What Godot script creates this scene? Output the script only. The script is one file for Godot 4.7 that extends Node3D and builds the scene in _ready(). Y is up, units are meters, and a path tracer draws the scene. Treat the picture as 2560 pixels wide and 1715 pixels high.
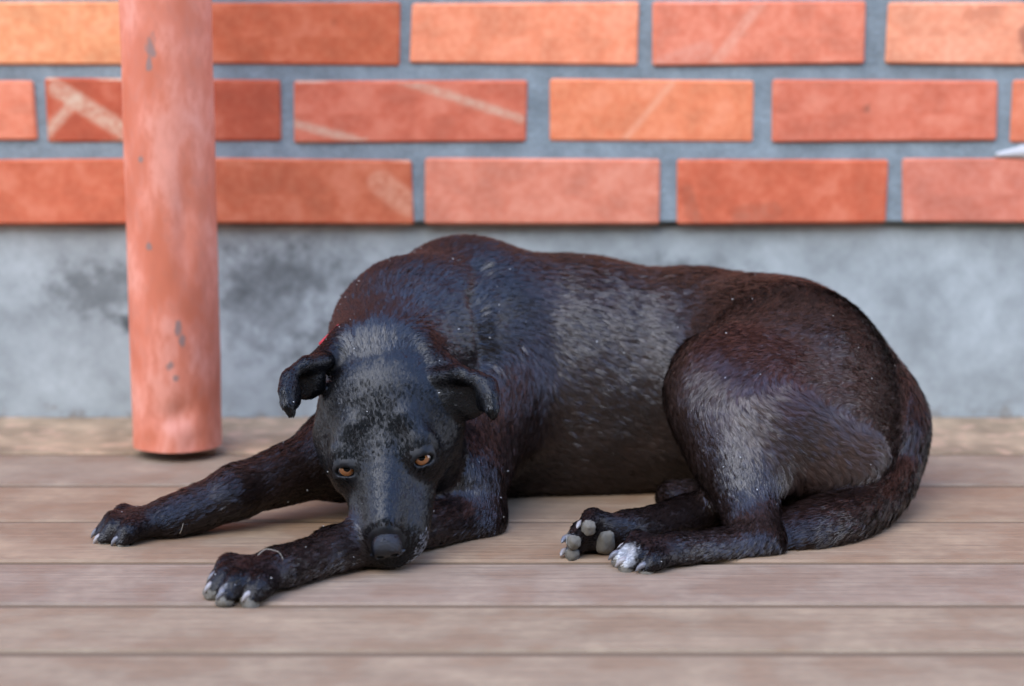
extends Node3D

# ------------------------------------------------------------------ helpers
var rng := RandomNumberGenerator.new()

func v(x: float, y: float, z: float) -> Vector3:
	return Vector3(x, y, z) * 0.001

func obj(called: String, mesh: Mesh, m: Material, parent: Node, at := Vector3.ZERO) -> MeshInstance3D:
	var o := MeshInstance3D.new()
	o.name = called
	o.mesh = mesh
	if m:
		o.material_override = m
	o.position = at
	parent.add_child(o, true)
	return o

func thing(called: String, label: String, category: String, at := Vector3.ZERO) -> Node3D:
	var o := Node3D.new()
	o.name = called
	o.position = at
	add_child(o, true)
	o.set_meta("label", label)
	o.set_meta("category", category)
	return o

func lin(r: float, g: float, b: float) -> Color:
	return Color(r, g, b).linear_to_srgb()

func plain(c: Color, rough := 0.8, spec := 0.5) -> StandardMaterial3D:
	var m := StandardMaterial3D.new()
	m.albedo_color = c
	m.roughness = rough
	m.metallic_specular = spec
	return m

func noise_image(w: int, h: int, freq: float, oct: int, s: int) -> Image:
	var n := FastNoiseLite.new()
	n.seed = s
	n.noise_type = FastNoiseLite.TYPE_SIMPLEX_SMOOTH
	n.frequency = freq
	n.fractal_octaves = oct
	return n.get_seamless_image(w, h)

func flat_noise(w: int, h: int, freq: float, oct: int, s: int) -> Image:
	var n := FastNoiseLite.new()
	n.seed = s
	n.noise_type = FastNoiseLite.TYPE_SIMPLEX_SMOOTH
	n.frequency = freq
	n.fractal_octaves = oct
	return n.get_image(w, h)

func to_texture(im: Image) -> ImageTexture:
	im.generate_mipmaps()
	return ImageTexture.create_from_image(im)

# box with chamfered edges; uv in metres on each face, moved by uo
func chamfer_box(size: Vector3, b: float, uo := Vector2.ZERO, wob := 0.0, uvk := 1.0) -> ArrayMesh:
	var st := SurfaceTool.new()
	st.begin(Mesh.PRIMITIVE_TRIANGLES)
	var h := size * 0.5
	var off := {}
	for sx in [-1, 1]:
		for sy in [-1, 1]:
			for sz in [-1, 1]:
				off[Vector3i(sx, sy, sz)] = Vector3(rng.randf_range(-wob, wob), rng.randf_range(-wob, wob), rng.randf_range(-wob, wob) * 0.5)
	# corner point of face axis a, signs s
	var pt := func(s: Vector3i, a: int) -> Vector3:
		var p := Vector3(s.x * h.x, s.y * h.y, s.z * h.z)
		for i in 3:
			if i != a:
				p[i] -= s[i] * b
		return p + off[s]
	var uv := func(p: Vector3, a: int) -> Vector2:
		if a == 0:
			return Vector2(p.z, p.y) * uvk + uo
		if a == 1:
			return Vector2(p.x, p.z) * uvk + uo
		return Vector2(p.x, p.y) * uvk + uo
	var quad := func(p: Array, a: int, out: Vector3):
		var order := [0, 1, 2, 0, 2, 3]
		var nn: Vector3 = (p[1] - p[0]).cross(p[2] - p[0])
		if nn.dot(out) > 0:
			order = [0, 2, 1, 0, 3, 2]
		for i in order:
			st.set_uv(uv.call(p[i], a))
			st.add_vertex(p[i])
	st.set_smooth_group(-1)
	for a in 3:
		var u := (a + 1) % 3
		var w := (a + 2) % 3
		for s in [-1, 1]:
			var q := []
			for c in [[-1, -1], [1, -1], [1, 1], [-1, 1]]:
				var sv := Vector3i()
				sv[a] = s; sv[u] = c[0]; sv[w] = c[1]
				q.append(pt.call(sv, a))
			var out := Vector3()
			out[a] = s
			quad.call(q, a, out)
		# edges along axis a
		for s1 in [-1, 1]:
			for s2 in [-1, 1]:
				var A := Vector3i(); var B := Vector3i()
				A[a] = -1; A[u] = s1; A[w] = s2
				B[a] = 1; B[u] = s1; B[w] = s2
				var out := Vector3()
				out[u] = s1; out[w] = s2
				quad.call([pt.call(A, u), pt.call(B, u), pt.call(B, w), pt.call(A, w)], u, out)
	for sx in [-1, 1]:
		for sy in [-1, 1]:
			for sz in [-1, 1]:
				var s := Vector3i(sx, sy, sz)
				var p := [pt.call(s, 0), pt.call(s, 1), pt.call(s, 2)]
				var nn: Vector3 = (p[1] - p[0]).cross(p[2] - p[0])
				var order := [0, 1, 2]
				if nn.dot(Vector3(s)) > 0:
					order = [0, 2, 1]
				for i in order:
					st.set_uv(uv.call(p[i], 2))
					st.add_vertex(p[i])
	st.generate_normals()
	st.generate_tangents()
	return st.commit()

# ------------------------------------------------------------------ rounded solids as one surface
# each primitive: kind 0 tapered capsule (a, b, ra, rb), kind 1 ellipsoid (c, axes, radii)
var pk: PackedInt32Array
var pa: PackedVector3Array
var pb: PackedVector3Array
var pr: PackedVector3Array
var px: Array[Basis] = []
var pblend: PackedFloat32Array
var pop: PackedInt32Array
var pcoat: PackedInt32Array
var pflow: PackedVector3Array

func clear_prims():
	pk.clear(); pa.clear(); pb.clear(); pr.clear(); px.clear(); pblend.clear(); pop.clear(); pcoat.clear(); pflow.clear()

func cone(a: Vector3, b: Vector3, ra: float, rb: float, k: float, coat := 0, turn := 1.0, op := 1):
	pk.append(0); pa.append(a); pb.append(b); pr.append(v(ra, rb, 0)); px.append(Basis()); pblend.append(k * 0.001)
	pop.append(op); pcoat.append(coat); pflow.append((b - a).normalized() * turn)

func ball(c: Vector3, axes: Basis, r: Vector3, k: float, coat := 0, flow := Vector3.RIGHT, op := 1):
	pk.append(1); pa.append(c); pb.append(c); pr.append(r); px.append(axes); pblend.append(k * 0.001)
	pop.append(op); pcoat.append(coat); pflow.append(flow.normalized())

func one(i: int, p: Vector3) -> float:
	if pk[i] == 0:
		var a := pa[i]
		var ba := pb[i] - a
		var w := p - a
		var s := pr[i]
		var l2 := ba.length_squared()
		var t := w.dot(ba) / l2
		# the foot point shifts along the axis with the taper
		var dr := s.y - s.x
		t = clampf(t + (w - ba * t).length() * dr / sqrt(l2 * maxf(l2 - dr * dr, 1e-9)), 0.0, 1.0)
		return (w - ba * t).length() - lerpf(s.x, s.y, t)
	var q := (p - pa[i]) * px[i]
	var r := pr[i]
	var k0 := (q / r).length()
	var k1 := (q / (r * r)).length()
	return k0 * (k0 - 1.0) / maxf(k1, 1e-9)

var ground_cut := -1.0
var muscle := FastNoiseLite.new()
var near_lists := {}
var blk := 0.012

func near_list(p: Vector3) -> PackedInt32Array:
	var key := Vector3i((p / blk).floor())
	if near_lists.has(key):
		return near_lists[key]
	var c := (Vector3(key) + Vector3.ONE * 0.5) * blk
	var half := blk * 0.87
	var ds := PackedFloat32Array()
	var best := 1e9
	for i in pk.size():
		var d := one(i, c)
		ds.append(d)
		if pop[i] > 0:
			best = minf(best, d)
	var out := PackedInt32Array()
	for i in pk.size():
		if pop[i] > 0 and ds[i] < maxf(best, 0.0) + half * 2.6 + pblend[i] or pop[i] < 0 and ds[i] < half * 1.8 + pblend[i]:
			out.append(i)
	near_lists[key] = out
	return out

func field(p: Vector3) -> float:
	var d := 1.0
	for i in near_list(p):
		var e := one(i, p)
		var k := pblend[i]
		if pop[i] > 0:
			var h := maxf(k - absf(d - e), 0.0) / k
			d = minf(d, e) - h * h * k * 0.25
		else:
			e = -e
			var h := maxf(k - absf(d - e), 0.0) / k
			d = maxf(d, e) + h * h * k * 0.25
	if ground_cut >= 0.0:
		# soft unevenness of muscle and skin
		d += muscle.get_noise_3dv(p) * 0.0019 * clampf((p.distance_to(HEAD_MID) - 0.09) / 0.05, 0.0, 1.0)
		var e := ground_cut - p.y
		var k := 0.006
		var h := maxf(k - absf(d - e), 0.0) / k
		d = maxf(d, e) + h * h * k * 0.25
	return d

const SH := 2048
func ckey(c: Vector3i) -> int:
	return c.x + 1024 + (c.y + 1024) * SH + (c.z + 1024) * SH * SH

# follow the surface from a seed cell; one vertex in each crossed cell, one quad round each crossed edge
func surface(cell: float, inside: Vector3, towards: Vector3) -> Dictionary:
	near_lists = {}
	var p := inside
	while field(p) < 0.0:
		p += towards * cell * 0.5
	var start := Vector3i((p / cell).floor())
	var vals := {}
	var vid := {}
	var verts := PackedVector3Array()
	var cells: Array[Vector3i] = []
	var stack: Array[Vector3i] = []
	for x in range(-1, 2):
		for y in range(-1, 2):
			for z in range(-1, 2):
				stack.append(start + Vector3i(x, y, z))
	var seen := {}
	for s in stack:
		seen[ckey(s)] = true
	var cs := [Vector3i(0, 0, 0), Vector3i(1, 0, 0), Vector3i(0, 1, 0), Vector3i(1, 1, 0), Vector3i(0, 0, 1), Vector3i(1, 0, 1), Vector3i(0, 1, 1), Vector3i(1, 1, 1)]
	var co := PackedInt64Array()
	for c in cs:
		co.append(c.x + c.y * SH + c.z * SH * SH)
	var edges := [[0, 1], [2, 3], [4, 5], [6, 7], [0, 2], [1, 3], [4, 6], [5, 7], [0, 4], [1, 5], [2, 6], [3, 7]]
	var faces := [[Vector3i(-1, 0, 0), 0, 2, 4, 6], [Vector3i(1, 0, 0), 1, 3, 5, 7], [Vector3i(0, -1, 0), 0, 1, 4, 5], [Vector3i(0, 1, 0), 2, 3, 6, 7], [Vector3i(0, 0, -1), 0, 1, 2, 3], [Vector3i(0, 0, 1), 4, 5, 6, 7]]
	var f := PackedFloat32Array()
	f.resize(8)
	while stack.size():
		var c: Vector3i = stack.pop_back()
		var base := ckey(c)
		var neg := 0
		for i in 8:
			var kk := base + co[i]
			if vals.has(kk):
				f[i] = vals[kk]
			else:
				var d := field(Vector3(c + cs[i]) * cell)
				vals[kk] = d
				f[i] = d
			if f[i] < 0.0:
				neg += 1
		if neg == 0 or neg == 8:
			continue
		var sum := Vector3.ZERO
		var n := 0
		for e in edges:
			var fa := f[e[0]]
			var fb := f[e[1]]
			if (fa < 0.0) != (fb < 0.0):
				sum += Vector3(cs[e[0]]).lerp(Vector3(cs[e[1]]), fa / (fa - fb))
				n += 1
		vid[base] = verts.size()
		verts.append((Vector3(c) + sum / n) * cell)
		cells.append(c)
		for fc in faces:
			var s0 := f[fc[1]] < 0.0
			if (f[fc[2]] < 0.0) != s0 or (f[fc[3]] < 0.0) != s0 or (f[fc[4]] < 0.0) != s0:
				var nb: Vector3i = c + fc[0]
				var nk := ckey(nb)
				if not seen.has(nk):
					seen[nk] = true
					stack.append(nb)
	var tris := PackedInt32Array()
	var ax := [[1, SH, SH * SH], [SH, SH * SH, 1], [SH * SH, 1, SH]]
	for c in cells:
		var base := ckey(c)
		var f0: float = vals[base]
		for a in ax:
			var f1: float = vals[base + a[0]]
			if (f0 < 0.0) == (f1 < 0.0):
				continue
			var i0: int = vid.get(base, -1)
			var i1: int = vid.get(base - a[1], -1)
			var i2: int = vid.get(base - a[1] - a[2], -1)
			var i3: int = vid.get(base - a[2], -1)
			if i0 < 0 or i1 < 0 or i2 < 0 or i3 < 0:
				continue
			if f0 < 0.0:
				tris.append_array([i0, i2, i1, i0, i3, i2])
			else:
				tris.append_array([i0, i1, i2, i0, i2, i3])
	var normals := PackedVector3Array()
	normals.resize(verts.size())
	for t in range(0, tris.size(), 3):
		var a := verts[tris[t]]
		var nn := (verts[tris[t + 2]] - a).cross(verts[tris[t + 1]] - a)
		normals[tris[t]] += nn
		normals[tris[t + 1]] += nn
		normals[tris[t + 2]] += nn
	for i in normals.size():
		normals[i] = normals[i].normalized()
	return {"v": verts, "t": tris, "n": normals}

func mesh_of(s: Dictionary, colors = null) -> ArrayMesh:
	var arr := []
	arr.resize(Mesh.ARRAY_MAX)
	arr[Mesh.ARRAY_VERTEX] = s.v
	arr[Mesh.ARRAY_NORMAL] = s.n
	arr[Mesh.ARRAY_INDEX] = s.t
	if colors != null:
		arr[Mesh.ARRAY_COLOR] = colors
	var m := ArrayMesh.new()
	m.add_surface_from_arrays(Mesh.PRIMITIVE_TRIANGLES, arr)
	return m

# tube along points with radii, closed at both ends
func tube(points: Array, radii: Array, sides := 8) -> ArrayMesh:
	var st := SurfaceTool.new()
	st.begin(Mesh.PRIMITIVE_TRIANGLES)
	st.set_smooth_group(0)
	var rings := []
	var side := Vector3.UP
	for i in points.size():
		var d: Vector3 = (points[mini(i + 1, points.size() - 1)] - points[maxi(i - 1, 0)]).normalized()
		var a := d.cross(side)
		if a.length() < 0.1:
			a = d.cross(Vector3.RIGHT)
		a = a.normalized()
		var b := d.cross(a)
		var r := []
		for k in sides:
			var th := TAU * k / sides
			r.append(points[i] + (a * cos(th) + b * sin(th)) * radii[i])
		rings.append(r)
	for i in points.size() - 1:
		for k in sides:
			var k2 := (k + 1) % sides
			for p in [rings[i][k], rings[i][k2], rings[i + 1][k2], rings[i][k], rings[i + 1][k2], rings[i + 1][k]]:
				st.add_vertex(p)
	for k in sides:
		var k2 := (k + 1) % sides
		for p in [points[0], rings[0][k2], rings[0][k], points[-1], rings[-1][k], rings[-1][k2]]:
			st.add_vertex(p)
	st.generate_normals()
	return st.commit()

# ------------------------------------------------------------------ scene
func _ready():
	rng.seed = 11
	setup_camera_and_light()
	build_ground()
	build_wall()
	build_downpipe()
	build_added_hedge()
	print("setting ", Time.get_ticks_msec())
	build_dog()
	print("done ", Time.get_ticks_msec())

func setup_camera_and_light():
	var cam := Camera3D.new()
	cam.name = "camera"
	add_child(cam)
	var lens := CameraAttributesPhysical.new()
	lens.frustum_focal_length = 71.94
	lens.frustum_near = 0.05
	lens.frustum_far = 400.0
	lens.frustum_focus_distance = 1.70
	lens.exposure_aperture = 3.4
	cam.attributes = lens
	cam.position = Vector3(0, 0.4524, 2.2)
	cam.rotation_degrees = Vector3(-9.5, 0, 0)
	cam.current = true

	var env := Environment.new()
	var sky_material := ProceduralSkyMaterial.new()
	sky_material.sky_top_color = Color(0.43, 0.545, 0.76)
	sky_material.sky_horizon_color = Color(0.86, 0.855, 0.85)
	sky_material.sky_curve = 0.22
	sky_material.ground_bottom_color = Color(0.32, 0.30, 0.28)
	sky_material.ground_horizon_color = Color(0.60, 0.60, 0.58)
	sky_material.sky_energy_multiplier = 1.0
	sky_material.sun_angle_max = 1.0
	var sky := Sky.new()
	sky.sky_material = sky_material
	env.background_mode = Environment.BG_SKY
	env.sky = sky
	env.tonemap_mode = Environment.TONE_MAPPER_LINEAR
	env.tonemap_exposure = 5.7
	env.sdfgi_enabled = true
	env.ssao_enabled = true
	env.ssil_enabled = true
	var we := WorldEnvironment.new()
	we.name = "world_environment"
	we.environment = env
	add_child(we)

	var sun := DirectionalLight3D.new()
	sun.name = "sun"
	sun.light_color = Color(1.0, 0.985, 0.96)
	sun.light_energy = 0.2
	sun.light_angular_distance = 50.0
	sun.sky_mode = DirectionalLight3D.SKY_MODE_LIGHT_ONLY
	sun.shadow_enabled = true
	add_child(sun)
	sun.look_at_from_position(Vector3(-0.75, 1.5, 1.3), Vector3.ZERO, Vector3.UP)

func build_ground():
	var g := PlaneMesh.new()
	g.size = Vector2(240, 240)
	var gm := plain(lin(0.22, 0.20, 0.17), 0.95, 0.3)
	var gt := to_texture(noise_image(512, 512, 0.02, 4, 5))
	gm.roughness_texture = gt
	var go := obj("ground", g, gm, self, Vector3(0, -0.06, 0))
	go.set_meta("kind", "structure")

	# wood grain: noise stretched along the board
	var w := 1024
	var h := 512
	var fine := noise_image(96, h, 0.09, 4, 21)
	fine.resize(w, h, Image.INTERPOLATE_CUBIC)
	var coarse := noise_image(256, h, 0.012, 3, 22)
	coarse.resize(w, h, Image.INTERPOLATE_CUBIC)
	var patch := noise_image(w, h, 0.012, 4, 23)
	var speck := noise_image(w, h, 0.06, 3, 24)
	var grey := Image.create(w, h, false, Image.FORMAT_RGB8)
	var bumps := Image.create(w, h, false, Image.FORMAT_RGB8)
	for y in h:
		for x in w:
			var a := fine.get_pixel(x, y).r
			var b := coarse.get_pixel(x, y).r
			var c := patch.get_pixel(x, y).r
			var d := speck.get_pixel(x, y).r
			var t := 0.79 + 0.06 * (a - 0.5) + 0.07 * (b - 0.5) + 0.07 * (c - 0.5) + 0.05 * (d - 0.5)
			var col := Color(t, t, t)
			# worn pale patches and reddish stain left in the grain
			var pale := smoothstep(0.50, 0.95, c + 0.3 * (d - 0.5))
			col = col.lerp(Color(t * 1.10 + 0.05, t * 1.14 + 0.06, t * 1.14 + 0.05), pale * 0.2)
			var red := smoothstep(0.52, 0.25, c + 0.3 * (b - 0.5))
			col = col.lerp(Color(t * 0.99, t * 0.91, t * 0.86), red * 0.38)
			grey.set_pixel(x, y, col)
			bumps.set_pixel(x, y, Color(a, a, a))
	var wood_tex := to_texture(grey)
	bumps.bump_map_to_normal_map(4.0)
	var wood_normal := to_texture(bumps)
	var tints := [Color(0.715, 0.605, 0.475), Color(0.705, 0.595, 0.485), Color(0.725, 0.595, 0.46), Color(0.71, 0.605, 0.49)]
	var mats := []
	for c in tints:
		var m := plain(c, 0.72, 0.4)
		m.albedo_texture = wood_tex
		m.normal_enabled = true
		m.normal_texture = wood_normal
		m.normal_scale = 0.25
		m.uv1_scale = Vector3(1.0, 2.0, 1.0)
		mats.append(m)
	var floor_ := Node3D.new()
	floor_.name = "deck_floor"
	add_child(floor_)
	floor_.set_meta("kind", "structure")
	var sand := plain(Color(0.84, 0.73, 0.60), 0.9, 0.3)
	var simg := Image.create(512, 256, false, Image.FORMAT_RGB8)
	var s1 := noise_image(512, 256, 0.015, 4, 31)
	var s2 := noise_image(512, 256, 0.05, 4, 32)
	for y in 256:
		for x in 512:
			var a := s1.get_pixel(x, y).r
			var b := s2.get_pixel(x, y).r
			var t := 0.74 + 0.24 * (a - 0.5) + 0.14 * (b - 0.5)
			var col := Color(t, t * 0.98, t * 0.94)
			col = col.lerp(Color(0.95, 0.86, 0.86), smoothstep(0.6, 0.8, b) * 0.5)
			simg.set_pixel(x, y, col)
	sand.albedo_texture = to_texture(simg)
	sand.uv1_scale = Vector3(1.2, 2.4, 1.0)
	var edge := [-0.02, 0.172, 0.308, 0.444, 0.578, 0.698, 0.812, 0.928]
	while edge[-1] < 4.4:
		edge.append(edge[-1] + 0.117)
	var grime := plain(lin(0.175, 0.118, 0.072), 0.95, 0.2)
	for i in edge.size() - 1:
		if i > 0:
			obj("joint_grime", chamfer_box(Vector3(5.5, 0.025, 0.0118), 0.0005), grime, floor_, Vector3(0, -0.0147, edge[i]))
		var d: float = edge[i + 1] - edge[i] - 0.012
		var m := chamfer_box(Vector3(5.6, 0.03, d), 0.002, Vector2(rng.randf() * 3.0, rng.randf()), 0.0)
		obj("board", m, sand if i == 0 else mats[(i * 7 + i / 3) % 4], floor_, Vector3(rng.randf_range(-0.1, 0.1), -0.015 + rng.randf_range(-0.0008, 0.0004), (edge[i] + edge[i + 1]) * 0.5))

# ------------------------------------------------------------------ wall
func brick_texture(base: Color, s: int, marks: Array) -> ImageTexture:
	var w := 384
	var h := 112
	var n1 := noise_image(w, h, 0.010, 3, s)
	var n2 := noise_image(w, h, 0.05, 3, s + 1)
	var n3 := noise_image(w, h, 0.16, 2, s + 2)
	var im := Image.create(w, h, false, Image.FORMAT_RGB8)
	for y in h:
		for x in w:
			var a := n1.get_pixel(x, y).r - 0.5
			var b := n2.get_pixel(x, y).r - 0.5
			var c := n3.get_pixel(x, y).r - 0.5
			var t := 1.0 + 0.14 * a + 0.05 * b + 0.04 * c
			var col := Color(base.r * t, base.g * (t + 0.12 * b), base.b * (t + 0.18 * b))
			# chalky bloom
			col = col.lerp(Color(0.86, 0.66, 0.58), smoothstep(0.0, 0.4, a) * 0.2)
			# pits
			col = col.lerp(base * 0.7, smoothstep(0.28, 0.42, c) * 0.35)
			for mk in marks:
				# mark: from, to (0..1 of the face), half width, colour, strength
				var p := Vector2(float(x) / w * 0.245, float(y) / h * 0.07)
				var fr := Vector2(mk[0].x * 0.245, mk[0].y * 0.07)
				var to := Vector2(mk[1].x * 0.245, mk[1].y * 0.07)
				var q := Geometry2D.get_closest_point_to_segment(p, fr, to)
				var dd := p.distance_to(q) + b * 0.006 + c * 0.003
				col = col.lerp(mk[3], smoothstep(mk[2] + 0.0032, mk[2] - 0.0032, dd) * mk[4] * (0.75 + 0.8 * b))
			im.set_pixel(x, y, col)
	return to_texture(im)

func build_wall():
	var wall := thing("brick_wall", "orange brick wall with grey mortar on a concrete plinth behind the dog", "wall")
	# rows seen in the photograph: y from, y to, joints as [brick from, brick to, colour, marks]
	var pale := Color(0.83, 0.72, 0.63)
	var dirt := Color(0.36, 0.28, 0.25)
	var rows := [
		[0.3835, 0.4490, [
			[-0.614, -0.371, Color8(236, 158, 112), [[Vector2(0.93, 0.5), Vector2(0.98, 0.6), 0.012, Color8(180, 96, 60), 0.7]]],
			[-0.356, -0.118, Color8(204, 108, 74), [[Vector2(0.7, 0.3), Vector2(0.7, 0.32), 0.003, Color8(170, 90, 62), 0.8]]],
			[-0.107, 0.134, Color8(243, 150, 112), []],
			[0.150, 0.375, Color8(226, 132, 104), [[Vector2(0.50, 0.0), Vector2(0.28, 1.0), 0.006, Color8(232, 172, 150), 0.7], [Vector2(0.02, 1.0), Vector2(0.24, 0.75), 0.010, Color8(222, 160, 142), 0.5]]],
			[0.396, 0.640, Color8(236, 156, 122), [[Vector2(0.62, 0.5), Vector2(0.64, 0.7), 0.012, Color8(150, 92, 74), 0.8], [Vector2(0.36, 0.2), Vector2(0.46, 0.1), 0.007, Color8(196, 120, 92), 0.6]]]]],
		[0.3020, 0.3680, [
			[-0.760, -0.508, Color8(226, 136, 106), []],
			[-0.496, -0.247, Color8(186, 92, 66), [[Vector2(0.05, 0.15), Vector2(0.34, 0.85), 0.010, pale, 0.85], [Vector2(0.13, 0.30), Vector2(0.0, 0.85), 0.006, pale, 0.85]]],
			[-0.233, 0.016, Color8(208, 112, 86), [[Vector2(0.0, 0.70), Vector2(0.30, 1.0), 0.005, pale, 0.85], [Vector2(0.46, 0.0), Vector2(0.97, 0.62), 0.005, pale, 0.8]]],
			[0.039, 0.258, Color8(234, 138, 98), [[Vector2(0.60, 0.05), Vector2(0.36, 1.0), 0.004, Color8(238, 172, 140), 0.8]]],
			[0.277, 0.517, Color8(212, 118, 92), [[Vector2(0.42, 0.45), Vector2(0.42, 0.48), 0.003, dirt, 0.5]]],
			[0.533, 0.780, Color8(222, 128, 96), []]]],
		[0.2140, 0.2835, [
			[-0.614, -0.371, Color8(204, 110, 80), []],
			[-0.356, -0.106, Color8(200, 108, 76), [[Vector2(0.86, 0.35), Vector2(0.98, 0.7), 0.014, Color8(226, 164, 136), 0.7]]],
			[-0.092, 0.157, Color8(220, 134, 108), []],
			[0.176, 0.403, Color8(206, 106, 76), [[Vector2(0.05, 0.5), Vector2(0.10, 1.0), 0.008, dirt, 0.22], [Vector2(0.30, 0.85), Vector2(0.46, 0.8), 0.010, dirt, 0.2]]],
			[0.419, 0.660, Color8(208, 124, 102), []]]]]
	var normal_src := noise_image(512, 512, 0.08, 4, 61)
	normal_src.convert(Image.FORMAT_RGB8)
	normal_src.bump_map_to_normal_map(3.0)
	var brick_normal := to_texture(normal_src)
	var sd := 100
	for r in rows:
		for b in r[2]:
			var wdt: float = b[1] - b[0]
			var hgt: float = r[1] - r[0]
			sd += 10
			var m := plain(Color(1.0, 0.99, 0.95), 0.85, 0.35)
			m.albedo_texture = brick_texture(b[2], sd, b[3])
			m.uv1_scale = Vector3(1.0 / wdt, -1.0 / hgt, 1)
			m.uv1_offset = Vector3(0.5, 0.5, 0)
			m.normal_enabled = true
			m.normal_texture = brick_normal
			m.normal_scale = 0.2
			obj("brick", chamfer_box(Vector3(wdt, hgt, 0.10), 0.0024, Vector2.ZERO, 0.0018), m, wall, Vector3((b[0] + b[1]) * 0.5, (r[0] + r[1]) * 0.5, -0.05 + rng.randf_range(-0.0015, 0.001)))
	# the wall goes on outside the frame
	var mats := []
	for c in [Color8(226, 132, 100), Color8(206, 110, 80), Color8(236, 148, 110), Color8(192, 98, 72)]:
		var m := plain(Color(1.0, 0.99, 0.95), 0.85, 0.35)
		m.albedo_texture = brick_texture(c, sd, [])
		sd += 10
		m.uv1_scale = Vector3(1.0 / 0.245, -1.0 / 0.067, 1)
		m.uv1_offset = Vector3(0.5, 0.5, 0)
		m.normal_enabled = true
		m.normal_texture = brick_normal
		m.normal_scale = 0.2
		mats.append(m)
	var shapes := []
	for i in 3:
		shapes.append(chamfer_box(Vector3(0.245, 0.067, 0.10), 0.0024, Vector2.ZERO, 0.0018))
	for row in 24:
		var y := 0.2488 + 0.0842 * row
		for k in range(-5, 6):
			var x := 0.2605 * k + (0.09 if row % 2 == 1 else -0.03) + (0.03 if row > 2 else 0.0)
			if row < 3:
				# carry the measured rows on, past both ends
				var lo: float = rows[2 - row][2][0][0]
				var hi: float = rows[2 - row][2][-1][1]
				x = (hi + 0.1375 + 0.2605 * k) if k >= 0 else (lo - 0.1375 + 0.2605 * (k + 1))
				if absf(x) > 1.33:
					continue
			obj("brick", shapes[rng.randi() % 3], mats[rng.randi() % 4], wall, Vector3(x, y, -0.05 + rng.randf_range(-0.0015, 0.001)))
	# mortar, a little behind the faces of the bricks
	var mimg := Image.create(512, 512, false, Image.FORMAT_RGB8)
	var m1 := noise_image(512, 512, 0.012, 4, 71)
	var m2 := noise_image(512, 512, 0.08, 3, 72)
	for y in 512:
		for x in 512:
			var t := 0.88 + 0.20 * (m1.get_pixel(x, y).r - 0.5) + 0.08 * (m2.get_pixel(x, y).r - 0.5)
			mimg.set_pixel(x, y, Color(t, t, t))
	var mt := to_texture(mimg)
	var mortar := plain(Color(0.59, 0.635, 0.64), 0.95, 0.3)
	mortar.albedo_texture = mt
	mortar.uv1_scale = Vector3(3, 3, 1)
	mortar.normal_enabled = true
	mortar.normal_texture = brick_normal
	mortar.normal_scale = 0.4
	obj("mortar", chamfer_box(Vector3(2.9, 2.035, 0.09), 0.002), mortar, wall, Vector3(0, 0.215 + 1.0175, -0.0490))
	# blob of white mortar squeezed out of a joint
	clear_prims()
	cone(v(520, 288, -3), v(548, 291, -5), 3, 7, 4)
	cone(v(548, 291, -5), v(580, 289, -5), 7, 6, 4)
	ground_cut = -1.0
	obj("mortar_blob", mesh_of(surface(0.0015, v(530, 289, -3), Vector3.UP)), plain(Color(0.74, 0.73, 0.71), 0.9, 0.3), wall)
	# concrete plinth, set back under the bricks
	var w := 2048
	var h := 256
	var pimg := Image.create(w, h, false, Image.FORMAT_RGB8)
	var p1 := flat_noise(w, h, 0.010, 4, 81)
	var p2 := flat_noise(w, h, 0.035, 4, 82)
	var p3 := flat_noise(w, h, 0.12, 3, 83)
	# damp and dirt, and right of the downpipe also its painted shadow: centre x, y in metres, radius x, y, strength
	var stains_and_shade := [[-0.262, 0.155, 0.06, 0.055, 0.18], [-0.25, 0.19, 0.10, 0.03, 0.16], [-0.44, 0.17, 0.06, 0.03, 0.25], [0.16, 0.185, 0.09, 0.02, 0.25], [-0.42, 0.135, 0.012, 0.01, 0.5], [-0.19, 0.10, 0.05, 0.03, 0.2]]
	for y in h:
		for x in w:
			var a := p1.get_pixel(x, y).r - 0.5
			var b := p2.get_pixel(x, y).r - 0.5
			var c := p3.get_pixel(x, y).r - 0.5
			var t := 0.88 + 0.17 * a + 0.10 * b + 0.05 * c
			var mx := (float(x) / w - 0.5) * 2.0
			var my := (1.0 - float(y) / h) * 0.25
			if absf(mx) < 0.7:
				for s in stains_and_shade:
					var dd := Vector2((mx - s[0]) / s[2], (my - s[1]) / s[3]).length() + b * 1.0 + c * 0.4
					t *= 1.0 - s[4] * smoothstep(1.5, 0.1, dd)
			var col := Color(t * 0.95, t * 0.99, t * 1.0)
			# sandy splash along the foot
			var foot := smoothstep(0.035, 0.0, my + b * 0.05 + c * 0.02)
			col = col.lerp(Color(0.66, 0.56, 0.47), foot * 0.7)
			pimg.set_pixel(x, y, col)
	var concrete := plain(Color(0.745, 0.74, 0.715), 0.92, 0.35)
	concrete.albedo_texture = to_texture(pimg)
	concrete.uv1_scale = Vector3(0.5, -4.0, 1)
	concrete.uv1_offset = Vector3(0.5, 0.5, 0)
	obj("plinth", chamfer_box(Vector3(2.9, 0.2365, 0.10), 0.003), concrete, wall, Vector3(0, 0.213 - 0.11825, -0.066))

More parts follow.
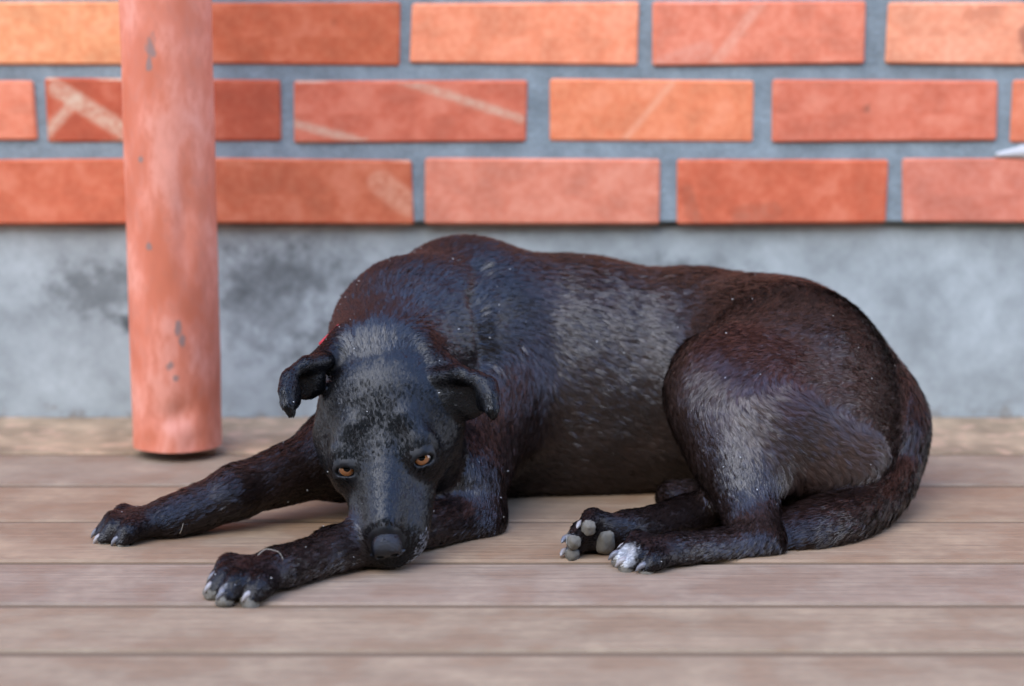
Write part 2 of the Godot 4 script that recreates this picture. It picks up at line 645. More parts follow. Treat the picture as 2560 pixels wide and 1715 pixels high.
# ------------------------------------------------------------------ unseen hedge, added behind the camera to darken what the dog reflects
func build_added_hedge():
	var hedge := thing("added_hedge", "tall dark green hedge, unseen, added behind the camera to block low sky from the dog", "hedge", Vector3(0, -0.06, 5.6))
	var bumps := FastNoiseLite.new()
	bumps.seed = 17
	bumps.frequency = 0.9
	bumps.fractal_octaves = 4
	var leaf := plain(lin(0.035, 0.060, 0.022), 0.6, 0.4)
	var wood := plain(lin(0.06, 0.045, 0.035), 0.9, 0.3)
	var st := SurfaceTool.new()
	st.begin(Mesh.PRIMITIVE_TRIANGLES)
	st.set_smooth_group(0)
	var nx := 120
	var prof := []
	for i in 16:
		prof.append(Vector2(-0.75, 0.25 + i * 0.19))
	for i in 6:
		prof.append(Vector2(-0.6 + i * 0.24, 3.2 + 0.12 * sin(i * 0.6)))
	for i in 16:
		prof.append(Vector2(0.75, 3.1 - i * 0.19))
	prof.append(prof[0])
	var at := func(i: int, j: int) -> Vector3:
		var p := Vector3(-7.0 + 14.0 * i / nx, prof[j].y, prof[j].x)
		var n := Vector3(0, 0.4 * (1.0 if prof[j].y > 3.0 else 0.0), signf(p.z))
		return p + n * bumps.get_noise_3dv(p) * 0.32
	for i in nx:
		for j in prof.size() - 1:
			var q := [at.call(i, j), at.call(i + 1, j), at.call(i + 1, j + 1), at.call(i, j + 1)]
			for o in [0, 2, 1, 0, 3, 2]:
				st.add_vertex(q[o])
	st.generate_normals()
	obj("crown", st.commit(), leaf, hedge)
	for i in 12:
		var x := -6.6 + i * 1.2
		obj("trunk", tube([Vector3(x, 0, 0), Vector3(x + 0.03, 0.3, 0.02), Vector3(x, 0.7, 0)], [0.06, 0.05, 0.04], 8), wood, hedge)

# ------------------------------------------------------------------ downpipe
func build_downpipe():
	var pipe := thing("downpipe", "dented terracotta painted metal downpipe with grey chips, standing before the brick wall", "pipe", Vector3(-0.337, 0, 0.172))
	var R := 0.0445
	# chips of paint: angle from the front towards +x in degrees, height, half width, half height (metres)
	var chips := [[-10.0, 0.408, 0.006, 0.013], [-14.0, 0.392, 0.004, 0.008], [-22.0, 0.215, 0.004, 0.004], [14.0, 0.136, 0.005, 0.011], [17.0, 0.122, 0.004, 0.008], [2.0, 0.098, 0.004, 0.007], [8.0, 0.086, 0.005, 0.005], [-30.0, 0.30, 0.003, 0.003]]
	var w := 512
	var h := 1024
	var n1 := noise_image(w, h, 0.008, 4, 41)
	var n2 := noise_image(w, h, 0.05, 4, 42)
	var im := Image.create(w, h, false, Image.FORMAT_RGB8)
	for y in h:
		for x in w:
			var a := n1.get_pixel(x, y).r - 0.5
			var b := n2.get_pixel(x, y).r - 0.5
			var t := 1.0 + 0.12 * b + 0.12 * a
			var col := Color(0.84 * t, 0.51 * t, 0.41 * t)
			col = col.lerp(Color(0.87, 0.66, 0.61), smoothstep(-0.1, 0.35, a + b * 0.5) * 0.45)
			col = col.lerp(Color(0.77, 0.42, 0.30), smoothstep(0.0, 0.35, -a + b * 0.4) * 0.7)
			var ang := (float(x) / w) * 360.0 - 180.0
			var hy := (1.0 - float(y) / h) * 1.1
			for c in chips:
				var dx: float = (ang - c[0]) * PI / 180.0 * R / c[2]
				var dy: float = (hy - c[1]) / c[3]
				if absf(dx) < 2.0 and absf(dy) < 2.0:
					col = col.lerp(Color(0.53, 0.47, 0.46), 0.8 * smoothstep(1.0, 0.45, Vector2(dx, dy).length() + b * 1.2))
			im.set_pixel(x, y, col)
	var paint := plain(Color(0.99, 0.96, 0.92), 0.5, 0.5)
	paint.albedo_texture = to_texture(im)
	var dn := noise_image(256, 256, 0.02, 3, 44)
	# dents: angle, height, depth, width, height
	var dents := [[2.0, 0.045, 0.0045, 0.020, 0.012], [20.0, 0.050, 0.0035, 0.016, 0.018], [-20.0, 0.060, 0.0025, 0.012, 0.02], [26.0, 0.235, 0.0045, 0.010, 0.045], [-24.0, 0.02, 0.0025, 0.012, 0.012], [30.0, 0.02, 0.0025, 0.012, 0.010]]
	var st := SurfaceTool.new()
	st.begin(Mesh.PRIMITIVE_TRIANGLES)
	st.set_smooth_group(0)
	var cols := 72
	var ys := []
	for i in 121:
		ys.append(0.010 + i * 0.005)
	for i in 20:
		ys.append(0.61 + (i + 1) * 0.08)
	var at := func(k: int, j: int, inner: bool) -> Vector3:
		var ang := 360.0 * k / cols - 180.0
		var y: float = ys[j]
		var r := R - (0.0018 if inner else 0.0)
		for d in dents:
			var da := wrapf(ang - d[0], -180.0, 180.0) * PI / 180.0 * R
			r -= d[2] * exp(-pow(da / d[3], 2.0) - pow((y - d[1]) / d[4], 2.0))
		r += (dn.get_pixel(k * 3 % 256, int(y * 400) % 256).r - 0.5) * 0.0014
		var th := deg_to_rad(ang)
		return Vector3(sin(th) * r, y, cos(th) * r)
	for inner in [false, true]:
		for j in ys.size() - 1:
			for k in cols:
				var q := [[k, j], [k + 1, j], [k + 1, j + 1], [k, j + 1]]
				var order := [0, 2, 1, 0, 3, 2] if not inner else [0, 1, 2, 0, 2, 3]
				for o in order:
					st.set_uv(Vector2(float(q[o][0]) / cols, 1.0 - ys[q[o][1]] / 1.1))
					st.add_vertex(at.call(q[o][0] % cols, q[o][1], inner))
	st.set_smooth_group(1)
	for k in cols:
		var q := [at.call(k, 0, false), at.call((k + 1) % cols, 0, false), at.call((k + 1) % cols, 0, true), at.call(k, 0, true)]
		for o in [0, 1, 2, 0, 2, 3]:
			st.set_uv(Vector2(0.2, 0.95))
			st.add_vertex(q[o])
	st.generate_normals()
	obj("pipe", st.commit(), paint, pipe)
	var steel := plain(Color(0.45, 0.45, 0.46), 0.5, 0.5)
	steel.metallic = 0.7
	for y in [0.75, 1.85]:
		var t := TorusMesh.new()
		t.inner_radius = R + 0.0005
		t.outer_radius = R + 0.006
		t.rings = 32
		t.ring_segments = 8
		var br := obj("bracket", t, steel, pipe, Vector3(0, y, 0))
		obj("arm", chamfer_box(Vector3(0.02, 0.02, 0.13), 0.002), steel, br, Vector3(0, 0, -0.112))

# ------------------------------------------------------------------ dog
func dog_body():
	var axes_a := Basis(Vector3(-0.941, -0.138, 0.309), Vector3(-0.095, 0.984, 0.151), Vector3(-0.325, 0.113, -0.939))
	var axes_b := Basis(Vector3(-0.726, -0.052, 0.685), Vector3(0.066, 0.987, 0.145), Vector3(-0.684, 0.151, -0.714))
	var axes_c := Basis(Vector3(-0.917, 0.017, 0.398), Vector3(0.094, 0.980, 0.175), Vector3(-0.387, 0.198, -0.900))
	var axes_d := Basis(Vector3(-0.917, -0.088, 0.390), Vector3(-0.396, 0.327, -0.858), Vector3(-0.052, -0.941, -0.335))
	var axes_e := Basis(Vector3(0.064, -0.676, 0.734), Vector3(-0.165, 0.718, 0.676), Vector3(0.984, 0.164, 0.066))
	var axes_f := Basis(Vector3(-0.039, 0.207, 0.978), Vector3(0.032, 0.978, -0.206), Vector3(-0.999, 0.023, -0.045))
	var axes_g := Basis(Vector3(0.158, 0.233, 0.959), Vector3(-0.318, 0.932, -0.174), Vector3(0.935, 0.277, -0.222))
	var axes_h := Basis(Vector3(0.951, -0.309, 0.000), Vector3(0.309, 0.951, 0.000), Vector3(0.000, 0.000, 1.000))
	var axes_i := Basis(Vector3(0.951, 0.309, 0.000), Vector3(-0.309, 0.951, 0.000), Vector3(0.000, 0.000, 1.000))
	cone(v(-33.2, 143.2, 285), v(66.6, 128.6, 265), 76, 71, 30, 0, 1)  # withers
	cone(v(66.6, 123.9, 265), v(179.1, 111.7, 270), 77, 82, 40, 0, 1)  # back
	cone(v(179.1, 112.1, 270), v(238.2, 100.3, 300), 82, 85, 30, 0, 1)  # back2
	cone(v(236.2, 99.4, 300), v(285.5, 68.1, 325), 85, 70, 30, 0, 1)  # rump
	cone(v(-31.4, 102.4, 275), v(50.1, 87.8, 265), 103, 100, 30, 0, 1)  # chest
	cone(v(50.1, 87.8, 265), v(163.4, 70.8, 265), 98, 88, 30, 0, 1)  # ribs
	cone(v(3.9, 37.6, 290), v(124.8, 34.4, 285), 75, 62, 30, 0, 1)  # belly
	cone(v(-49.4, 142.3, 300), v(-89, 145.8, 370), 87, 70, 30, 1, -1)  # neckbase
	cone(v(-89.5, 148.1, 360), v(-109.3, 136, 460), 70, 52, 20, 1, -1)  # neck
	cone(v(-44.8, 71.2, 330), v(-105.9, 61.5, 400), 75, 50, 30, 0, -1)  # breast
	cone(v(260.9, 112.8, 372), v(185.4, 122, 436), 74, 47, 10, 8, 1)  # thigh
	cone(v(272.3, 74.4, 395), v(202.3, 89.7, 440), 67, 42, 35, 8, 1)  # thigh2
	cone(v(247.9, 125.4, 348), v(294.7, 85.8, 362), 66, 47, 45, 0, 1)  # hip
	cone(v(177.5, 113.4, 432), v(200.8, 22.4, 515), 41, 21, 12, 5, 1)  # shin
	cone(v(214.4, 84.4, 452), v(279.9, 56, 438), 48, 40, 50, 8, 1)  # thigh3
	cone(v(200.8, 22.4, 515), v(206.8, 8.8, 538), 21, 20, 12, 5, 1)  # hock
	cone(v(205.5, 4.1, 540), v(138.6, 8.5, 578), 19, 15.5, 12, 5, 1)  # meta
	cone(v(275.6, 106.6, 325), v(313.5, 84.5, 345), 56, 34, 40, 7, 1)  # tailroot
	cone(v(304.7, 99, 335), v(310.7, 93.4, 338.6), 34, 32.44, 35, 7, 1)  # tail
	cone(v(310.7, 93.4, 338.6), v(319.2, 85.4, 343.8), 32.44, 30.21, 35, 7, 1)  # tail
	cone(v(319.2, 85.4, 343.8), v(326.9, 77.3, 350), 30.21, 28, 35, 7, 1)  # tail
	cone(v(326.9, 77.3, 350), v(333.1, 69.8, 357.1), 28, 25.91, 35, 7, 1)  # tail
	cone(v(333.1, 69.8, 357.1), v(338.5, 62.2, 365.1), 25.91, 23.84, 35, 7, 1)  # tail
	cone(v(338.5, 62.2, 365.1), v(342.1, 55, 374), 23.84, 22.2, 35, 7, 1)  # tail
	cone(v(342.1, 55, 374), v(343.9, 48.4, 383.6), 22.2, 21.19, 14, 7, 1)  # tail
	cone(v(343.9, 48.4, 383.6), v(344.1, 42.3, 394), 21.19, 20.61, 14, 7, 1)  # tail
	cone(v(344.1, 42.3, 394), v(342.2, 36.6, 405), 20.61, 20.3, 6, 7, 1)  # tail
	cone(v(342.2, 36.6, 405), v(338, 31.3, 416.9), 20.3, 20.21, 6, 7, 1)  # tail
	cone(v(338, 31.3, 416.9), v(331.9, 26.6, 429.5), 20.21, 20.38, 6, 7, 1)  # tail
	cone(v(331.9, 26.6, 429.5), v(324.3, 22.3, 442), 20.38, 20.8, 6, 7, 1)  # tail
	cone(v(324.3, 22.3, 442), v(315.1, 18.7, 454.3), 20.8, 21.58, 6, 7, 1)  # tail
	cone(v(315.1, 18.7, 454.3), v(304.5, 15.5, 466.5), 21.58, 22.61, 6, 7, 1)  # tail
	cone(v(304.5, 15.5, 466.5), v(293.7, 13, 478), 22.61, 23.5, 6, 7, 1)  # tail
	cone(v(293.7, 13, 478), v(282.8, 11.1, 489.1), 23.5, 24.31, 6, 7, 1)  # tail
	cone(v(282.8, 11.1, 489.1), v(271.7, 9.7, 499.6), 24.31, 24.99, 6, 7, 1)  # tail
	cone(v(271.7, 9.7, 499.6), v(261.1, 8.4, 508), 24.99, 25, 6, 7, 1)  # tail
	cone(v(261.1, 8.4, 508), v(250.4, 7, 513.8), 25, 23.78, 6, 7, 1)  # tail
	cone(v(250.4, 7, 513.8), v(240.1, 5.7, 517.6), 23.78, 21.89, 6, 7, 1)  # tail
	cone(v(240.1, 5.7, 517.6), v(232.9, 4.7, 520), 21.89, 20.5, 6, 7, 1)  # tail
	ball(v(323.2, 46.3, 400), Basis(), v(12, 22, 14), 8, 8, Vector3(0.409, -0.908, 0.091))  # ischium
	cone(v(178.7, 14.2, 460), v(101.6, 16.8, 540), 20, 16, 12, 5, 1)  # fmeta
	cone(v(138.6, 21, 435), v(183.4, 17.6, 450), 13, 22, 12, 5, 1)  # fshin
	cone(v(-108, 73.2, 360), v(-148.3, 53.7, 410), 55, 42, 20, 5, 1)  # lupper
	cone(v(-148.3, 53.7, 410), v(-238.2, 32.3, 470), 34.5, 20.5, 15, 5, 1)  # lfore
	cone(v(-238.2, 32.3, 470), v(-288, 15.4, 492), 21.5, 19, 12, 5, 1)  # lwrist
	cone(v(-24.4, 102, 340), v(-46, 44.6, 448), 58, 42, 30, 0, 1)  # rshoulder
	cone(v(-47.8, 44.3, 455), v(-32.3, 12.2, 475), 39, 21, 15, 5, 1)  # rarm
	cone(v(-38, 22.6, 470), v(-25.7, 9, 485), 20, 13, 12, 5, 1)  # rolec
	cone(v(-32.3, 12.2, 475), v(-140.6, 14.5, 600), 26, 19, 12, 5, 1)  # rfore
	cone(v(-140.6, 14.5, 600), v(-177.9, 12.3, 645), 19, 18.5, 12, 5, 1)  # rwrist
	ball(v(-310.6, 13.8, 500.1), axes_a, v(29.79, 13.23, 18.9), 12, 6, Vector3(-0.941, -0.138, 0.309))  # lp_back
	cone(v(-311.4, 13, 514.1), v(-319.4, 12.5, 522.2), 8.82, 9.21, 4, 6, 1)  # lp_toe
	cone(v(-319.4, 12.5, 522.2), v(-324.3, 3.6, 524.9), 9.21, 8.04, 3, 6, 1)  # lp_toe
	cone(v(-314.1, 14, 506.3), v(-331.9, 12.5, 514.2), 8.82, 9.21, 4, 6, 1)  # lp_toe
	cone(v(-331.9, 12.5, 514.2), v(-340.7, 3.3, 516.9), 9.21, 8.04, 3, 6, 1)  # lp_toe
	cone(v(-317.2, 15, 497.5), v(-336.2, 14, 502), 8.82, 9.21, 4, 6, 1)  # lp_toe
	cone(v(-336.2, 14, 502), v(-345.3, 4.9, 503.4), 9.21, 8.04, 3, 6, 1)  # lp_toe
	cone(v(-319.9, 15.9, 489.7), v(-331.1, 16.6, 488.3), 8.82, 9.21, 4, 6, 1)  # lp_toe
	cone(v(-331.1, 16.6, 488.3), v(-337.3, 8.1, 487.4), 9.21, 8.04, 3, 6, 1)  # lp_toe
	ball(v(-194, 12.5, 660.6), axes_b, v(30.2, 14.58, 20.7), 12, 6, Vector3(-0.726, -0.052, 0.685))  # rp_back
	cone(v(-187.9, 11.8, 674.6), v(-191.5, 12, 685.8), 9.72, 10.15, 4, 6, 1)  # rp_toe
	cone(v(-191.5, 12, 685.8), v(-194.9, 4.5, 690.4), 10.15, 8.86, 3, 6, 1)  # rp_toe
	cone(v(-194.2, 13.2, 668.1), v(-207, 13.5, 683.3), 9.72, 10.15, 4, 6, 1)  # rp_toe
	cone(v(-207, 13.5, 683.3), v(-214, 5.9, 689.5), 10.15, 8.86, 3, 6, 1)  # rp_toe
	cone(v(-201.2, 14.7, 660.8), v(-216.7, 15.6, 673.1), 9.72, 10.15, 4, 6, 1)  # rp_toe
	cone(v(-216.7, 15.6, 673.1), v(-224.8, 8.3, 678.2), 10.15, 8.86, 3, 6, 1)  # rp_toe
	cone(v(-207.4, 16.1, 654.3), v(-218.5, 18, 657.6), 9.72, 10.15, 4, 6, 1)  # rp_toe
	cone(v(-218.5, 18, 657.6), v(-224.8, 11.1, 659.3), 10.15, 8.86, 3, 6, 1)  # rp_toe
	ball(v(123.1, 10.3, 583.9), axes_c, v(28.9, 12.83, 17.1), 12, 6, Vector3(-0.917, 0.017, 0.398))  # hp_back
	cone(v(123.1, 9.4, 596.7), v(116, 10, 604.9), 8.55, 8.93, 4, 6, 1)  # hp_toe
	cone(v(116, 10, 604.9), v(110.1, 3.3, 607.9), 8.93, 7.79, 3, 6, 1)  # hp_toe
	cone(v(120.2, 10.9, 589.9), v(103.7, 12.2, 599.1), 8.55, 8.93, 4, 6, 1)  # hp_toe
	cone(v(103.7, 12.2, 599.1), v(94.2, 5.8, 602.5), 8.93, 7.79, 3, 6, 1)  # hp_toe
	cone(v(116.9, 12.5, 582.3), v(99.1, 14.6, 588.5), 8.55, 8.93, 4, 6, 1)  # hp_toe
	cone(v(99.1, 14.6, 588.5), v(89.1, 8.3, 590.8), 8.93, 7.79, 3, 6, 1)  # hp_toe
	cone(v(114, 14, 575.5), v(103.4, 16.5, 575.5), 8.55, 8.93, 4, 6, 1)  # hp_toe
	cone(v(103.4, 16.5, 575.5), v(96.2, 10.4, 575.4), 8.93, 7.79, 3, 6, 1)  # hp_toe
	ball(v(80.9, 15.2, 546.8), axes_d, v(29.5, 12.83, 17.1), 12, 6, Vector3(-0.917, -0.088, 0.390))  # fp_back
	cone(v(76.3, 26.2, 551.6), v(66.8, 30.1, 555.8), 8.55, 8.93, 4, 6, 1)  # fp_toe
	cone(v(66.8, 30.1, 555.8), v(63.7, 28.7, 565.5), 8.93, 7.79, 3, 6, 1)  # fp_toe
	cone(v(75.9, 19.2, 549.1), v(57.7, 19.5, 555.9), 8.55, 8.93, 4, 6, 1)  # fp_toe
	cone(v(57.7, 19.5, 555.9), v(51.3, 16.7, 566.7), 8.93, 7.79, 3, 6, 1)  # fp_toe
	cone(v(75.4, 11.2, 546.2), v(57.1, 8.4, 552), 8.55, 8.93, 4, 6, 1)  # fp_toe
	cone(v(57.1, 8.4, 552), v(50.6, 4.4, 562.3), 8.93, 7.79, 3, 6, 1)  # fp_toe
	cone(v(75, 4.1, 543.7), v(65, -0.6, 544.9), 8.55, 8.93, 4, 6, 1)  # fp_toe
	cone(v(65, -0.6, 544.9), v(61.8, -5.3, 553.4), 8.93, 7.79, 3, 6, 1)  # fp_toe
	ball(v(-104.3, 106.9, 492.7), axes_e, v(62, 53, 61), 6, 2, Vector3(-0.064, 0.676, -0.734))  # cran
	ball(v(-104, 86.7, 523.1), axes_e, v(44, 36, 48.5), 15, 2, Vector3(-0.064, 0.676, -0.734))  # fore
	ball(v(-128, 72.2, 492.7), axes_e, v(42, 42, 29), 18, 2, Vector3(-0.064, 0.676, -0.734))  # cheek
	cone(v(-150.5, 87.5, 503.4), v(-135.4, 59.5, 544.3), 13, 10, 15, 2, -1)  # zyg
	cone(v(-131.6, 98.1, 544.2), v(-140.1, 84.8, 551.8), 6, 5.8, 18, 2, -1)  # brow
	ball(v(-72.8, 81.4, 496.4), axes_e, v(42, 42, 29), 18, 2, Vector3(-0.064, 0.676, -0.734))  # cheek
	cone(v(-58, 103, 509.6), v(-68.4, 70.6, 548.8), 13, 10, 15, 2, -1)  # zyg
	cone(v(-84.4, 105.9, 547.3), v(-73.2, 96, 556.2), 6, 5.8, 18, 2, -1)  # brow
	ball(v(-99.5, 42.6, 566.6), axes_e, v(57, 24.5, 30), 20, 3, Vector3(-0.064, 0.676, -0.734))  # muz
	cone(v(-104.8, 79.9, 552.3), v(-101.1, 36.1, 607.1), 16.5, 12.5, 14, 3, -1)  # bridge
	cone(v(-114.4, 41.6, 549.2), v(-110.2, 19.4, 587), 18, 14.8, 10, 3, -1)  # lip
	cone(v(-82.9, 46.8, 551.3), v(-84.6, 23.7, 588.8), 18, 14.8, 10, 3, -1)  # lip
	cone(v(-97.4, 56.7, 500.3), v(-95.6, 17.6, 570.4), 22, 12, 10, 3, -1)  # jaw
	ball(v(-135.4, 72.8, 553.9), axes_e, v(12.6, 12.6, 12.6), 12, 2, Vector3(-0.064, 0.676, -0.734))  # lid
	ball(v(-135.9, 72, 564.8), axes_f, v(8.5, 3.6, 8.2), 1.5, 2, Vector3(-0.064, 0.676, -0.734), -1)  # slit
	ball(v(-74, 83, 558), axes_e, v(12.6, 12.6, 12.6), 12, 2, Vector3(-0.064, 0.676, -0.734))  # lid
	ball(v(-71.4, 82.7, 568.6), axes_g, v(8.5, 3.6, 8.2), 1.5, 2, Vector3(-0.064, 0.676, -0.734), -1)  # slit
	cone(v(-78.4, 157.7, 475), v(-45.7, 145.3, 515), 15, 8, 14, 4, 1)  # er_root
	ball(v(-40.2, 126.6, 520), axes_h, v(21.5, 20.5, 11.5), 8, 4, Vector3(0.921, -0.276, 0.276))  # er_cup
	ball(v(-34.3, 124.1, 544.5), axes_h, v(25, 14, 14), 8, 4, Vector3(0.921, -0.276, 0.276), -1)  # er_hollow
	cone(v(-62.1, 141.2, 517), v(-43.5, 147.1, 529), 7, 6.6, 6, 4, 1)  # er_ridge
	cone(v(-43.5, 147.1, 529), v(-29.7, 144, 536), 6.6, 6, 6, 4, 1)  # er_ridge
	cone(v(-29.7, 144, 536), v(-21.7, 138.2, 540), 6, 5.6, 6, 4, 1)  # er_ridge
	cone(v(-23.5, 141.1, 540), v(-18.1, 132.9, 547), 5, 6, 5, 4, 1)  # er_tip
	cone(v(-18.1, 132.9, 547), v(-16.6, 123.3, 550), 6, 5.6, 5, 4, 1)  # er_tip
	cone(v(-16.6, 123.3, 550), v(-15.6, 116.6, 551), 5.6, 3.6, 5, 4, 1)  # er_tip
	ball(v(-21, 131.8, 541), axes_h, v(7.5, 15, 5.5), 8, 4, Vector3(0.921, -0.276, 0.276))  # er_flap
	cone(v(-142.4, 159.8, 465), v(-165, 151.7, 505), 15, 8, 14, 4, 1)  # el_root
	ball(v(-172.6, 138.8, 512), axes_i, v(16.5, 17, 10.5), 8, 4, Vector3(-0.921, -0.276, 0.276))  # el_cup
	ball(v(-174.8, 135.5, 533.5), axes_i, v(20, 11.5, 12.5), 8, 4, Vector3(-0.921, -0.276, 0.276), -1)  # el_hollow
	cone(v(-155.5, 154.4, 508), v(-170.1, 153.6, 520), 6.8, 6, 6, 4, 1)  # el_ridge
	cone(v(-170.1, 153.6, 520), v(-181.8, 147.5, 527), 6, 5.5, 6, 4, 1)  # el_ridge
	cone(v(-183.7, 144.4, 530), v(-185.4, 134.7, 539), 5, 5.8, 5, 4, 1)  # el_tip
	cone(v(-185.4, 134.7, 539), v(-184.2, 125.4, 542), 5.8, 5.5, 5, 4, 1)  # el_tip
	cone(v(-184.2, 125.4, 542), v(-181.7, 117.5, 543), 5.5, 4, 5, 4, 1)  # el_tip
	ball(v(-182.1, 133.9, 533), axes_i, v(7, 15, 5.2), 8, 4, Vector3(-0.921, -0.276, 0.276))  # el_flap
	cone(v(-29.5, 213.1, 362.2), v(-30.3, 189.6, 398.9), 5.5, 5.5, 14, 0, 1, -1)  # crease
	cone(v(-30.3, 189.6, 398.9), v(-26.6, 163.3, 413.5), 5.5, 5.5, 14, 0, 1, -1)  # crease
	cone(v(-26.6, 163.3, 413.5), v(-23.7, 143.9, 415.4), 5.5, 5.5, 14, 0, 1, -1)  # crease

func dog_nose():
	var axes_e := Basis(Vector3(0.064, -0.676, 0.734), Vector3(-0.165, 0.718, 0.676), Vector3(0.984, 0.164, 0.066))
	ball(v(-99.8, 25.7, 613.7), axes_e, v(12, 10.8, 10), 4, 0, Vector3(0.064, -0.676, 0.734))  # nose
	ball(v(-105.7, 21.6, 614.4), axes_e, v(9, 8, 6), 5, 0, Vector3(0.064, -0.676, 0.734))  # wing
	ball(v(-104.2, 14.5, 620.8), axes_e, v(6, 2.7, 3), 2, 0, Vector3(0.064, -0.676, 0.734), -1)  # nostril
	cone(v(-106.2, 14.2, 618.8), v(-111.9, 15.9, 614.1), 1.1, 1.3, 1, 2, 1)  # slit2
	ball(v(-93.1, 23.7, 615.3), axes_e, v(9, 8, 6), 5, 0, Vector3(0.064, -0.676, 0.734))  # wing
	ball(v(-93, 16.4, 621.6), axes_e, v(6, 2.7, 3), 2, 0, Vector3(0.064, -0.676, 0.734), -1)  # nostril
	cone(v(-90.8, 16.7, 619.8), v(-85.4, 20.3, 615.8), 1.1, 1.3, 1, 2, 1)  # slit2
	cone(v(-99.6, 19.2, 626.9), v(-96.9, 8.9, 611.8), 0.8, 0.8, 1.5, 0, 1, -1)  # philtrum

const EYES := [Vector3(-0.1354, 0.0728, 0.5539), Vector3(-0.0740, 0.0830, 0.5580)]
const EYE_SIDE := [Vector3(-0.999, 0.023, -0.045), Vector3(0.935, 0.277, -0.222)]
const EYE_UP := [Vector3(0.032, 0.978, -0.206), Vector3(-0.318, 0.932, -0.174)]
const HEAD_F := Vector3(0.064, -0.676, 0.734)
const HEAD_U := Vector3(-0.165, 0.718, 0.676)
const HEAD_R := Vector3(0.984, 0.164, 0.066)
const HEAD_O := Vector3(-0.1155, 0.1714, 0.4850)
const COLLAR := [Vector3(-0.1665, 0.1535, 0.4280), Vector3(-0.1566, 0.1632, 0.4300), Vector3(-0.1380, 0.1804, 0.4338), Vector3(-0.1215, 0.1881, 0.4437), Vector3(-0.1038, 0.1904, 0.4469), Vector3(-0.0862, 0.1870, 0.4478), Vector3(-0.0705, 0.1779, 0.4478), Vector3(-0.0583, 0.1636, 0.4467), Vector3(-0.0499, 0.1384, 0.4300), Vector3(-0.0612, 0.1130, 0.4400), Vector3(-0.0919, 0.0936, 0.4400), Vector3(-0.1269, 0.0994, 0.4300), Vector3(-0.1478, 0.1224, 0.4280)]
const STRAW_A := [Vector3(-0.1957, 0.0299, 0.6650), Vector3(-0.1908, 0.0328, 0.6596), Vector3(-0.1845, 0.0328, 0.6608), Vector3(-0.1794, 0.0310, 0.6624), Vector3(-0.1763, 0.0267, 0.6660)]
const STRAW_B := [Vector3(-0.2810, 0.0062, 0.5104), Vector3(-0.2789, 0.0108, 0.5134), Vector3(-0.2776, 0.0157, 0.5128)]
const HEAD_MID := Vector3(-0.1032, 0.0818, 0.5240)
const NOSE := Vector3(-0.0998, 0.0251, 0.6154)
# toe ends of each paw, with the forward and upward direction of the paw and the toe radius
const PAWS := {
	"far_front": [[Vector3(-0.3243, 0.0036, 0.5249), Vector3(-0.3407, 0.0033, 0.5169), Vector3(-0.3453, 0.0049, 0.5034), Vector3(-0.3373, 0.0081, 0.4874)], Vector3(-0.941, -0.138, 0.309), Vector3(-0.095, 0.984, 0.151), 0.0098],
	"near_front": [[Vector3(-0.1949, 0.0045, 0.6904), Vector3(-0.2140, 0.0059, 0.6895), Vector3(-0.2248, 0.0083, 0.6782), Vector3(-0.2248, 0.0111, 0.6593)], Vector3(-0.726, -0.052, 0.685), Vector3(0.066, 0.987, 0.145), 0.0105],
	"near_hind": [[Vector3(0.1101, 0.0033, 0.6079), Vector3(0.0942, 0.0058, 0.6025), Vector3(0.0891, 0.0083, 0.5908), Vector3(0.0962, 0.0104, 0.5754)], Vector3(-0.917, 0.017, 0.398), Vector3(0.094, 0.980, 0.175), 0.0095],
	"far_hind": [[Vector3(0.0637, 0.0287, 0.5655), Vector3(0.0513, 0.0167, 0.5667), Vector3(0.0506, 0.0044, 0.5623), Vector3(0.0618, -0.0053, 0.5534)], Vector3(-0.917, -0.088, 0.390), Vector3(-0.396, 0.327, -0.858), 0.0095],
}

# coat: fur length, tuft kind, base colour (linear)
const COATS := [
	[0.0115, 2, Color(0.0330, 0.0190, 0.0135)],
	[0.0095, 2, Color(0.0130, 0.0095, 0.0090)],
	[0.0050, 0, Color(0.0050, 0.0050, 0.0056)],
	[0.0038, 0, Color(0.0050, 0.0052, 0.0060)],
	[0.0026, 0, Color(0.0040, 0.0040, 0.0045)],
	[0.0070, 1, Color(0.0210, 0.0120, 0.0092)],
	[0.0034, 0, Color(0.0110, 0.0075, 0.0070)],
	[0.0130, 2, Color(0.0220, 0.0105, 0.0070)],
	[0.0105, 2, Color(0.0600, 0.0330, 0.0235)],
]

